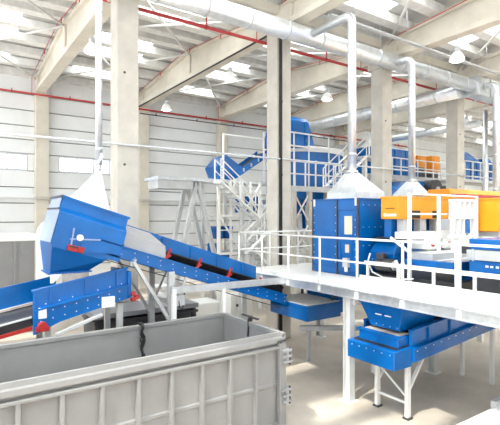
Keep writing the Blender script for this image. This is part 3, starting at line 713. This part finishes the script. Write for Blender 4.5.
# white guard frame
gf = T('guard_frame', 'white square tube guard frame in front of the orange machine', 'frame', (10.8, 6.75, ZD))
for x, zb in ((9.34, ZD - .06), (10.55, 3.30), (12.35, 3.10)): MB().box(x - .035, x + .035, 6.71, 6.78, zb, 4.76).build('post', 'white', gf)
MB().bar((9.34, 7.3, 3.66), (9.34, 6.78, 3.34), .04, .06).build('diagonal_brace', 'white', gf)
for z in (4.74, 4.25): MB().box(9.34, 12.35, 6.725, 6.765, z - .022, z + .022).build('rail', 'white', gf)
t = T('support_rack', 'dense white steel frame between the two orange machines', 'frame', (11.2, 6.5, ZD))
for i, x in enumerate((10.72, 10.98, 11.22, 11.46, 11.70)):
    MB().box(x, x + .06, 6.46, 6.54, 3.66, 4.62).build('upright', 'white', t)
for z in (4.60, 4.15, 3.68): MB().box(10.68, 11.84, 6.44, 6.56, z - .025, z + .025).build('crossbar', 'white', t)
MB().box(10.8, 11.05, 6.44, 6.56, 4.18, 4.44).build('plate', 'white', t)
MB().box(11.3, 11.5, 6.45, 6.55, 3.75, 4.1).build('blue_plate', 'blue', t)
for x in (10.74, 11.70): MB().box(x, x + .05, 6.47, 6.53, 3.30, 3.7).build('leg', 'white', t)

# blue machine at the right edge
b2 = T('blue_machine', 'long blue machine with grey stripe at the right edge of the walkway', 'machine', (10.5, 3.5, ZD))
MB().box(9.62, 13.5, -0.5, 5.42, 3.47, 3.70).build('upper_body', 'blue', b2, bevel=.015)
MB().box(9.58, 13.5, -0.5, 5.46, 3.24, 3.46).build('grey_band', 'steel', b2, bevel=.01)
MB().box(9.62, 13.5, -0.5, 5.42, 2.86, 3.23).build('lower_body', 'blue', b2, bevel=.015)
MB().box(9.66, 13.5, 5.42, 5.62, 3.36, 3.58).build('dark_opening', 'dark', b2)
for i, y in enumerate((5.02, 4.92, 4.80, 4.70)): MB().box(9.605, 9.62, y - .03, y + .03, 3.10, 3.14).build('white_mark', 'white', b2)
for y in (5.3, 4.3, 3.1, 1.9): MB().box(9.55, 9.585, y - .02, y + .02, 3.22, 3.48).build('band_clip', 'galv', b2)
MB().box(9.7, 13.4, -0.5, 5.3, 2.5, 2.86).build('underframe', 'dark', b2)
for x in (11.9, 13.2):
    for y in (0.2, 5.2): MB().box(x - .08, x + .08, y - .08, y + .08, 0, 2.5).build('leg', 'white', b2)
MB().box(9.35, 14.0, 4.6, 4.74, ZD - .12, ZD + .02).build('tan_beam', 'tan', b2)
MB().box(9.36, 9.47, 5.50, 5.61, ZD - .1, 3.66).build('corner_post', 'white', b2, bevel=.01)

# ------------------------------------------------------------------ below the platform
t = T('tail_box', 'blue box with pale top hanging below the walkway edge', 'conveyor tail', (8.4, 9.5, 1.45))
MB().box(7.80, 9.02, 8.70, 10.28, 1.46, 1.86).build('box_body', 'blue', t, bevel=.01)
MB().box(7.83, 9.0, 8.73, 10.25, 1.86, 1.885).build('top_plate', 'white', t)
MB().box(7.78, 9.04, 8.68, 10.3, 1.82, 1.86).build('rim', 'blue', t)
for x, y in ((8.9, 8.9), (8.0, 10.15), (8.9, 10.15)): MB().box(x - .03, x + .03, y - .03, y + .03, 1.885, ZD - .202).build('hanger', 'dark', t)
MB().box(9.05, 9.6, 8.9, 10.1, 1.5, 2.2).build('drive_housing', 'blue', t, bevel=.01)

hpz = T('feed_hopper', 'dark blue feed hopper hanging under the walkway onto the lower conveyor', 'hopper', (8.6, 6.3, 1.75))
b = MB(); b.loft([[(x0, y0, z), (x1, y0, z), (x1, y1, z), (x0, y1, z)] for x0, x1, y0, y1, z in ((7.84, 9.0, 5.90, 6.66, 1.80), (7.78, 9.1, 5.80, 6.9, 2.26), (7.78, 9.1, 5.80, 6.9, 2.34))])
b.build('hopper_body', 'blue', hpz, bevel=.008)
MB().box(7.76, 9.12, 5.77, 5.80, 2.28, 2.32).box(7.75, 7.78, 5.78, 6.92, 2.28, 2.32).build('rim', 'blue', hpz)
for y in (6.2, 6.45): MB().bar((7.79, y - .12, 2.08), (7.79, y + .04, 2.08), .02, .02).build('handle', 'white', hpz)
bolts([(7.83, 5.95 + .18 * i, 1.86) for i in range(4)], (-1, 0, 0), hpz)

lc3 = T('lower_conveyor', 'blue conveyor on white legs below the walkway', 'conveyor', (9.2, 6.3, 0))
Z3 = lambda x: 1.50 + .075 * (x - 7.38)
MB().loft([[(7.38, 5.68, 1.12), (7.95, 5.68, 1.12), (7.95, 6.92, 1.12), (7.38, 6.92, 1.12)], [(7.38, 5.68, 1.50), (7.95, 5.68, 1.52), (7.95, 6.92, 1.52), (7.38, 6.92, 1.50)]]).build('end_box', 'blue', lc3, bevel=.015)
eb = MB().box(7.62, 8.0, 5.78, 6.80, 1.50, 1.72).build('step_box', 'blue', lc3, bevel=.01)
MB().box(7.60, 7.74, 5.74, 6.86, 1.70, 1.735).build('step_rim', 'blue', eb)
MB().box(7.74, 8.1, 5.86, 6.74, 1.722, 1.745).build('worn_top', 'grimy', eb)
def sl3(x0, x1, d0, d1): return [(x0, Z3(x0) + d0), (x1, Z3(x1) + d0), (x1, Z3(x1) + d1), (x0, Z3(x0) + d1)]
for y0, y1 in ((5.66, 5.72), (6.86, 6.92)):
    MB().prism(sl3(7.95, 12.2, -.34, -.06), 'Y', y0 - .03, y1 + .03).build('side_frame', 'blue', lc3, bevel=.008)
    MB().prism(sl3(7.95, 12.2, -.06, .30), 'Y', y0 + .04, y1 + .04).build('skirt', 'blue', lc3)
    MB().prism(sl3(7.95, 12.2, -.07, -.04), 'Y', y0 - .07, y1 + .06).build('flange', 'blue', lc3)
    MB().prism(sl3(7.95, 12.2, .285, .31), 'Y', y0, y1 + .05).build('skirt_rim', 'blue', lc3)
for x in (8.5, 9.3, 10.1, 10.9): MB().prism(sl3(x, x + .04, -.05, .29), 'Y', 5.66, 5.70).build('skirt_rib', 'blue', lc3)
MB().prism(sl3(7.5, 12.2, -.02, 0.0), 'Y', 5.74, 6.84).build('belt', 'black', lc3)
for y in (5.80, 6.58):
    lg_ = MB().box(7.92, 8.02, y - .04, y + .04, .03, 1.2).build('leg', 'white', lc3)
    MB().box(7.89, 8.05, y - .07, y + .07, 0, .035).build('foot', 'dark', lg_)
    MB().bar((8.02, y, .62), (8.55, y, 1.26), .05, .07, up=(0, 1, 0)).build('brace', 'white', lc3)
MB().bar((7.97, 6.56, .95), (7.97, 5.84, .45), .03, .04).build('brace', 'white', lc3)
MB().bar((7.97, 6.56, .32), (7.97, 5.84, .32), .04, .05).build('cross_tie', 'white', lc3)
for y in (5.80, 6.58): MB().box(11.3, 11.4, y - .04, y + .04, 0, 1.5).build('leg', 'white', lc3)
bolts([(8.05 + .28 * i, 5.63, Z3(8.05 + .28 * i) - .12) for i in range(14)], (0, -1, 0), lc3)
bolts([(7.38, 5.78 + .2 * i, 1.42) for i in range(6)], (-1, 0, 0), lc3)
t = T('grey_channel', 'grey steel channel lying low behind the platform post', 'beam', (9.8, 9.5, .8))
MB().bar((8.6, 9.9, .95), (11.2, 8.1, .95), .12, .14).build('channel', 'steel', t)
for p in ((8.8, 9.76), (11.0, 8.24)): MB().box(p[0] - .05, p[0] + .05, p[1] - .05, p[1] + .05, 0, .9).build('leg', 'steel', t)
t = T('white_cover', 'white steel cover in the bottom right corner', 'cover', (8.8, 3.4, 0))
MB().box(6.5, 11.5, 2.9, 4.42, .45, .55).build('top_plate', 'white', t, bevel=.01)
MB().box(6.6, 11.4, 2.98, 4.34, .0, .45).build('base', 'white', t)
MB().box(8.75, 9.05, 4.40, 4.50, .50, .64).build('bracket', 'galv', t)

# ------------------------------------------------------------------ background: left
t = T('grey_silo_box', 'grey storage box with white rim at the far left behind the conveyor', 'container', (0.6, 18.8, 0))
MB().box(-2.5, 2.84, 18.0, 20.0, 0, 3.30).build('box_body', 'cont', t)
MB().box(-2.55, 2.9, 17.92, 20.05, 3.30, 3.55).build('rim', 'white', t, bevel=.02)
for x in (-1, .6, 2.2): MB().box(x - .05, x + .05, 17.95, 18.0, 0, 3.3).build('rib', 'cont', t)
t = T('white_tank', 'white domed tank behind the blue hopper', 'tank', (3.35, 17.5, 0))
MB().lathe((3.35, 17.5, 0), [(.55, 0), (.55, 3.5), (.5, 3.75), (.36, 3.95), (.15, 4.05), (.02, 4.07)], 24).build('tank_shell', 'white', t)
MB().lathe((3.35, 17.5, 4.05), [(.12, 0), (.12, .06), (.02, .07)], 12).build('tank_cap', 'steel', t)
t = T('white_sack', 'white lamp shaped bulb hanging beside the grey cover plate', 'lamp', (4.3, 12.8, 3.6)) if False else None

# ------------------------------------------------------------------ background: distant tower with hopper
tw = T('steel_tower', 'white steel tower with zigzag stairs in the middle background', 'tower', (10.9, 16.7, 0))
ZP = 5.72
MB().box(7.05, 8.6, 16.6, 17.6, 5.30, 5.70).build('trough', 'steel', tw, bevel=.01)
MB().box(7.0, 12.9, 16.5, 17.9, ZP - .08, ZP + .05).build('deck', 'galv', tw)
for x in (9.7, 10.85, 11.85, 12.8):
    for y in (16.4, 17.8): MB().box(x - .06, x + .06, y - .06, y + .06, 0, ZP).build('post', 'white', tw)
for xa, xb in ((8.80, 7.55), (8.85, 10.35)):
    for y in (16.7, 17.7): MB().bar((xa, y, ZP - .1), (xb, y, 0), .16, .16, up=(0, 1, 0)).build('raking_leg', 'steel', tw)
for (xa, za, xb, zb) in ((9.7, 5.6, 10.85, 4.2), (10.85, 5.6, 11.85, 4.2), (11.85, 5.6, 10.85, 4.2), (9.7, 4.2, 10.85, 2.6), (12.8, 5.6, 11.85, 4.2), (10.85, 2.6, 9.7, 1.0), (11.85, 4.2, 12.8, 2.6), (11.85, 2.6, 10.85, 1.0)):
    MB().bar((xa, 16.36, za), (xb, 16.36, zb), .05, .08, up=(0, 1, 0)).build('brace', 'white', tw)
for z in (4.2, 2.6, 1.0): MB().box(9.65, 12.85, 16.33, 16.41, z - .05, z + .05).build('ledger', 'white', tw)
for z in (4.2, 2.6): MB().box(9.7, 12.8, 16.4, 17.8, z - .03, z + .03).build('landing', 'steel', tw)
for z in (4.2, 2.6, 1.0):
    for i in range(6): MB().box(9.7 + .62 * i - .02, 9.7 + .62 * i + .02, 16.30, 16.34, z, z + 1.0).build('rail_post', 'white', tw)
    for dz in (.5, 1.0): MB().box(9.7, 12.8, 16.30, 16.34, z + dz - .02, z + dz + .02).build('rail', 'white', tw)
for x in (10.3, 11.35): MB().box(x - .04, x + .04, 16.36, 16.44, 0, ZP).build('post', 'white', tw)
for k_ in range(14): MB().box(12.35, 12.75, 16.28, 16.31, .4 + .38 * k_, .43 + .38 * k_).build('ladder_rung', 'white', tw)
for x in (12.35, 12.75): MB().box(x - .03, x + .03, 16.26, 16.32, 0, ZP + 1).build('ladder_rail', 'white', tw)
def flight(xa, za, xb, zb, y0, y1, par, n=8):
    for y in (y0, y1):
        MB().bar((xa, y, za), (xb, y, zb), .05, .20, up=(0, 1, 0)).build('stringer', 'white', par)
        MB().bar((xa, y, za + .95), (xb, y, zb + .95), .04, .04).build('handrail', 'white', par)
        MB().bar((xa, y, za + .5), (xb, y, zb + .5), .03, .03).build('handrail', 'white', par)
        for k_ in (0, .5, 1): MB().box(xa + (xb - xa) * k_ - .02, xa + (xb - xa) * k_ + .02, y - .02, y + .02, za + (zb - za) * k_, za + (zb - za) * k_ + .95).build('baluster', 'white', par)
    for i in range(n):
        k_ = (i + .5) / n; x = xa + (xb - xa) * k_; z = za + (zb - za) * k_
        MB().box(x - .12, x + .12, y0, y1, z - .02, z + .02).build('tread', 'galv', par)
flight(9.4, 5.6, 11.3, 4.1, 15.7, 16.2, tw); flight(12.6, 4.15, 10.6, 2.6, 15.7, 16.2, tw); flight(11.2, 2.6, 12.9, 1.0, 15.7, 16.2, tw)
MB().box(12.1, 12.16, 16.45, 16.51, ZP, 8.0).box(9.95, 10.01, 16.45, 16.51, ZP, 7.7).box(9.95, 12.16, 16.45, 16.51, 7.68, 7.74).build('gantry', 'white', tw)
for i, (x0, x1, z0, z1) in enumerate(((9.85, 10.25, 3.2, 3.75), (10.4, 10.75, 3.2, 3.75), (9.75, 10.1, 1.9, 3.0), (11.2, 12.3, 4.35, 5.1), (10.2, 10.7, 1.2, 2.5))):
    MB().box(x0, x1, 16.9, 17.5, z0, z1).build('blue_drum', 'blue', tw, bevel=.04)
th = T('distant_hopper', 'small blue hopper with inclined conveyor on top of the steel tower', 'conveyor', (10.6, 17.2, ZP + .05))
MB().loft([[(9.95, 16.75, 5.80), (10.6, 16.75, 5.80), (10.6, 17.65, 5.80), (9.95, 17.65, 5.80)], [(9.78, 16.65, 6.32), (10.85, 16.65, 5.95), (10.85, 17.75, 5.95), (9.78, 17.75, 6.32)], [(10.22, 16.65, 6.86), (11.2, 16.65, 6.30), (11.2, 17.75, 6.30), (10.22, 17.75, 6.86)]]).build('hopper_body', 'blue', th, bevel=.01)
for ya in (16.6, 17.5): MB().prism([(10.7, 5.84), (12.5, 6.95), (12.5, 7.30), (10.7, 6.14)], 'Y', ya, ya + .06).build('side_frame', 'blue', th)
MB().prism([(10.7, 5.98), (12.5, 7.12), (12.5, 7.17), (10.7, 6.03)], 'Y', 16.66, 17.5).build('belt', 'black', th)
for x in (11.1, 11.5, 11.9, 12.3): MB().box(x - .03, x + .03, 16.55, 16.6, 6.05 + (x - 10.9) * .62, 6.2 + (x - 10.9) * .62).build('idler_bracket', 'steel', th)
MB().bar((12.3, 16.7, 7.0), (12.7, 16.7, 5.8), .06, .06, up=(0, 1, 0)).build('strut', 'white', th)

# small floor items behind the container
t = T('white_cabinet', 'white cabinet with dark fittings on the floor behind the container corner', 'cabinet', (8.6, 12.8, 0))
MB().box(8.1, 9.0, 12.9, 13.5, .1, 1.5).build('cabinet_body', 'white', t, bevel=.02)
MB().box(8.2, 8.9, 12.88, 12.9, .9, 1.3).build('panel', 'white', t)
for x in (8.35, 8.6): MB().tube((x, 12.9, 1.15), (x, 12.84, 1.15), .05, 10).build('fitting', 'dark', t)
for x in (8.2, 8.9): MB().box(x - .05, x + .05, 12.95, 13.4, 0, .1).build('foot', 'dark', t)
t = T('white_bin', 'white rounded bin on the bright floor behind the conveyor', 'bin', (7.6, 14.0, 0))
MB().loft([[(7.1, 13.7, .25), (8.0, 13.7, .25), (8.0, 14.5, .25), (7.1, 14.5, .25)], [(6.95, 13.6, 1.2), (8.15, 13.6, 1.2), (8.15, 14.6, 1.2), (6.95, 14.6, 1.2)]]).build('bin_body', 'white', t, bevel=.05)
MB().box(7.0, 8.1, 13.7, 14.5, .12, .25).build('bin_base', 'tan', t)
for x in (7.15, 7.95):
    for y in (13.8, 14.4): MB().box(x - .04, x + .04, y - .04, y + .04, 0, .12).build('foot', 'dark', t)
for i, (x, y, lab) in enumerate(((6.3, 13.9, 'white trestle on the floor left of the white bin'), (6.9, 16.0, 'white trestle on the floor further back by the tower'))):
    t = T('trestle', lab, 'trestle', (x, y, 0), 'white trestles on the floor')
    for dx in (-.25, .25):
        for dy in (-.3, .3): MB().bar((x + dx * .6, y + dy, 1.5), (x + dx, y + dy, 0), .07, .07).build('leg', 'white', t)
    MB().box(x - .25, x + .25, y - .4, y + .4, 1.5, 1.58).build('top', 'steel', t)
    MB().bar((x - .2, y - .3, .3), (x + .2, y - .3, 1.3), .04, .05, up=(0, 1, 0)).bar((x + .2, y - .3, .3), (x - .2, y - .3, 1.3), .04, .05, up=(0, 1, 0)).build('cross_brace', 'white', t)

# ------------------------------------------------------------------ background: blue drum plant behind the second column
bp = T('drum_plant', 'large blue drum machine with tapered top behind the second column', 'machine', (14.5, 16.8, 0))
MB().prism([(13.0 + 2.4 + 2.2 * math.cos(R(a)), 17.3 + 1.6 * math.sin(R(a))) for a in range(0, 360, 30)], 'Z', 5.0, 7.25).build('drum', 'blue', bp, bevel=.02)
MB().prism([(13.0 + 2.4 + 2.25 * math.cos(R(a)), 17.3 + 1.65 * math.sin(R(a))) for a in range(0, 360, 30)], 'Z', 7.25, 7.52).build('drum_collar', 'white', bp)
MB().loft([[(12.6, 15.9, 7.4), (14.75, 15.9, 7.4), (14.75, 17.2, 7.4), (12.6, 17.2, 7.4)], [(12.9, 15.9, 8.62), (14.35, 15.9, 8.62), (14.35, 17.2, 8.62), (12.9, 17.2, 8.62)], [(13.05, 16.0, 8.8), (14.2, 16.0, 8.8), (14.2, 17.1, 8.8), (13.05, 17.1, 8.8)]]).build('top_hopper', 'blue', bp, bevel=.01)
for x in (13.4, 14.1): MB().box(x - .03, x + .03, 15.84, 15.9, 7.45, 8.6).build('hopper_rib', 'blue', bp)
MB().prism([(14.85 + 1.2 * math.cos(R(a)), 17.3 + 1.2 * math.sin(R(a))) for a in range(0, 360, 45)], 'Z', 3.6, 5.0).build('drum_base', 'blue', bp)
for x, y in ((13.5, 16.2), (16.2, 16.2), (13.5, 18.4), (16.2, 18.4)): MB().box(x - .1, x + .1, y - .1, y + .1, 0, 5.0).build('leg', 'white', bp)
ap = T('access_platform', 'raised steel access platform with railings and stair around the blue drum', 'platform', (14.5, 15.2, 0))
MB().box(12.2, 15.2, 14.6, 15.6, 5.32, 5.46).build('deck', 'tan', ap)
MB().box(12.2, 15.2, 14.55, 14.62, 5.25, 5.48).build('fascia', 'steel', ap)
for x in (12.4, 13.0, 13.6, 14.2, 14.7, 15.2): MB().box(x - .025, x + .025, 14.6, 14.65, 5.46, 6.55).build('rail_post', 'white', ap)
for z in (6.53, 6.0): MB().box(12.2, 15.2, 14.6, 14.65, z - .025, z + .025).build('rail', 'white', ap)
for x, y in ((12.4, 14.7), (13.3, 14.7), (15.1, 14.7), (12.4, 15.5), (15.1, 15.5)): MB().box(x - .09, x + .09, y - .09, y + .09, 0, 5.32).build('leg', 'column', ap)
for xa, xb, za, zb in ((12.4, 13.3, 5.2, 3.9), (13.3, 12.4, 5.2, 3.9), (12.4, 13.3, 3.9, 2.6), (13.3, 12.4, 3.9, 2.6)): MB().bar((xa, 14.7, za), (xb, 14.7, zb), .05, .06, up=(0, 1, 0)).build('cross_brace', 'white', ap)
flight(14.9, 5.5, 17.0, 7.1, 14.7, 15.5, ap, 9)
MB().box(17.0, 18.6, 14.6, 15.6, 7.02, 7.14).build('upper_deck', 'steel', ap)
for x in (17.1, 17.8, 18.5): MB().box(x - .025, x + .025, 14.6, 14.65, 7.1, 8.2).build('rail_post', 'white', ap)
for z in (8.18, 7.65): MB().box(17.0, 18.6, 14.6, 14.65, z - .02, z + .02).build('rail', 'white', ap)
for x in (17.2, 18.4): MB().box(x - .08, x + .08, 14.9, 15.1, 0, 7.02).build('leg', 'white', ap)
for x in (13.2, 14.1): MB().box(x - .025, x + .025, 15.6, 15.65, 5.46, 8.0).build('tall_post', 'white', ap)
MB().box(12.6, 15.4, 15.6, 15.65, 7.35, 7.42).box(12.6, 14.8, 15.6, 15.65, 7.96, 8.02).box(15.35, 15.4, 15.6, 15.65, 5.46, 8.0).build('upper_rail', 'white', ap)
for i, (x, z) in enumerate(((13.1, 4.6), (13.7, 4.3), (14.3, 4.7))):
    MB().tube((x, 15.9, z), (x + .1, 15.9, z - 1.6), .16, 12).build('pipe_leg', 'steel', ap)

# ------------------------------------------------------------------ background: far machines right
fp = T('far_platform', 'distant raised platform with white railings between third and fourth columns', 'platform', (25.5, 18, 0))
MB().box(20.8, 31, 17.6, 20.5, 6.40, 6.72).build('deck', 'steel', fp)
for i in range(12): MB().box(21 + .85 * i - .03, 21 + .85 * i + .03, 17.6, 17.66, 6.72, 7.80).build('rail_post', 'white', fp)
for z in (7.78, 7.25): MB().box(21, 31, 17.6, 17.66, z - .03, z + .03).build('rail', 'white', fp)
for x in (21.2, 24.5, 27.8, 30.8):
    for y in (17.9, 20.2): MB().box(x - .12, x + .12, y - .12, y + .12, 0, 6.4).build('leg', 'white', fp)
for xa, xb in ((24.5, 27.8), (27.8, 24.5)): MB().bar((xa, 17.9, 6.2), (xb, 17.9, 3.4), .08, .1, up=(0, 1, 0)).build('cross_brace', 'white', fp)
fm = T('far_blue_machine', 'distant blue box machine with sloped end on the far platform', 'machine', (24, 19, 6.72))
MB().prism([(21.6, 6.72), (26.2, 6.72), (26.0, 7.6), (25.4, 8.45), (21.6, 8.45)], 'Y', 18.2, 20).build('machine_body', 'blue', fm, bevel=.02)
for x in (22.6, 23.7, 24.8): MB().box(x - .04, x + .04, 18.14, 18.2, 6.75, 8.43).build('rib', 'blue', fm)
hood('far white extraction hood over the distant blue machine', 22.2, 24.4, 18.5, 19.8, 8.46, 8.6, 9.4, 23.3, 19.15, .2)
for i, (x, z0, z1, lab) in enumerate(((27.0, 7.5, 8.3, 'distant small orange motor unit beside the far blue machine'), (28.6, 7.3, 8.4, 'distant larger orange motor unit left of the furthest column'))):
    t = T('orange_unit', lab, 'machine', (x, 18.9, 6.72), 'orange units on the far platform')
    MB().box(x - .5, x + .5, 18.5, 19.3, z0, z1).build('unit_body', 'orange', t, bevel=.05)
    MB().box(x - .4, x + .4, 18.6, 19.2, 6.72, z0).build('unit_base', 'dark', t)
    MB().box(x - .35, x + .35, 18.46, 18.5, z0 + .2, z1 - .2).build('unit_door', 'orange', t)
t = T('dark_pulley', 'dark drive pulley housing below the far platform', 'machine', (24.0, 15.6, 0))
MB().tube((23.6, 15.2, 5.75), (23.6, 15.9, 5.75), .55, 24).build('pulley', 'dark', t)
MB().tube((24.5, 15.2, 5.6), (24.5, 15.9, 5.6), .4, 20).build('pulley', 'dark', t)
MB().tube((23.6, 15.1, 5.75), (23.6, 15.2, 5.75), .15, 12).build('hub', 'steel', t)
MB().box(23.0, 25.2, 15.3, 15.8, 4.9, 5.4).build('housing', 'dark', t)
for x in (23.2, 25.0): MB().box(x - .1, x + .1, 15.4, 15.7, 0, 4.9).build('leg', 'white', t)
t = T('lower_blue_unit', 'dark blue unit below the far platform behind the small hood', 'machine', (20.8, 16.3, 0))
MB().prism([(18.2, 4.6), (22.6, 4.6), (23.0, 6.2), (21.8, 6.2), (21.0, 5.6), (18.2, 5.9)], 'Y', 15.6, 17.2).build('unit_body', 'blue', t, bevel=.02)
for x in (18.6, 22.2): MB().box(x - .1, x + .1, 15.9, 16.9, 0, 4.6).build('leg', 'white', t)
for i, (x, w, z0, z1, lab) in enumerate(((25.3, 2.3, 6.9, 7.95, 'distant blue sloped hopper right of the furthest column'), (27.75, 1.4, 7.0, 7.75, 'distant blue hopper left of the right edge pipes'))):
    t = T('far_hopper', lab, 'hopper', (x + w / 2, 14.8, 6.3), 'blue hoppers on the right distant platform')
    MB().prism([(x, 6.36), (x + w * .8, 6.36), (x + w, z1 - .65), (x + .25, z1), (x, z1)], 'Y', 14.5, 15.3).build('hopper_body', 'blue', t, bevel=.015)
    for k_ in (.25, .55): MB().box(x + w * k_, x + w * k_ + .05, 14.46, 14.5, 6.4, z1 - .5).build('rib', 'blue', t)
rp = T('right_platform', 'distant raised platform with white railing right of the furthest column', 'platform', (27, 14.8, 0))
MB().box(24.6, 31, 14.2, 15.8, 6.18, 6.34).build('deck', 'steel', rp)
for i in range(8): MB().box(24.8 + .85 * i - .03, 24.8 + .85 * i + .03, 14.2, 14.26, 6.34, 7.4).build('rail_post', 'white', rp)
for z in (7.38, 6.9): MB().box(24.7, 30.8, 14.2, 14.26, z - .025, z + .025).build('rail', 'white', rp)
for x in (24.8, 27.8, 30.8): MB().box(x - .1, x + .1, 14.5, 14.7, 0, 6.18).build('leg', 'white', rp)
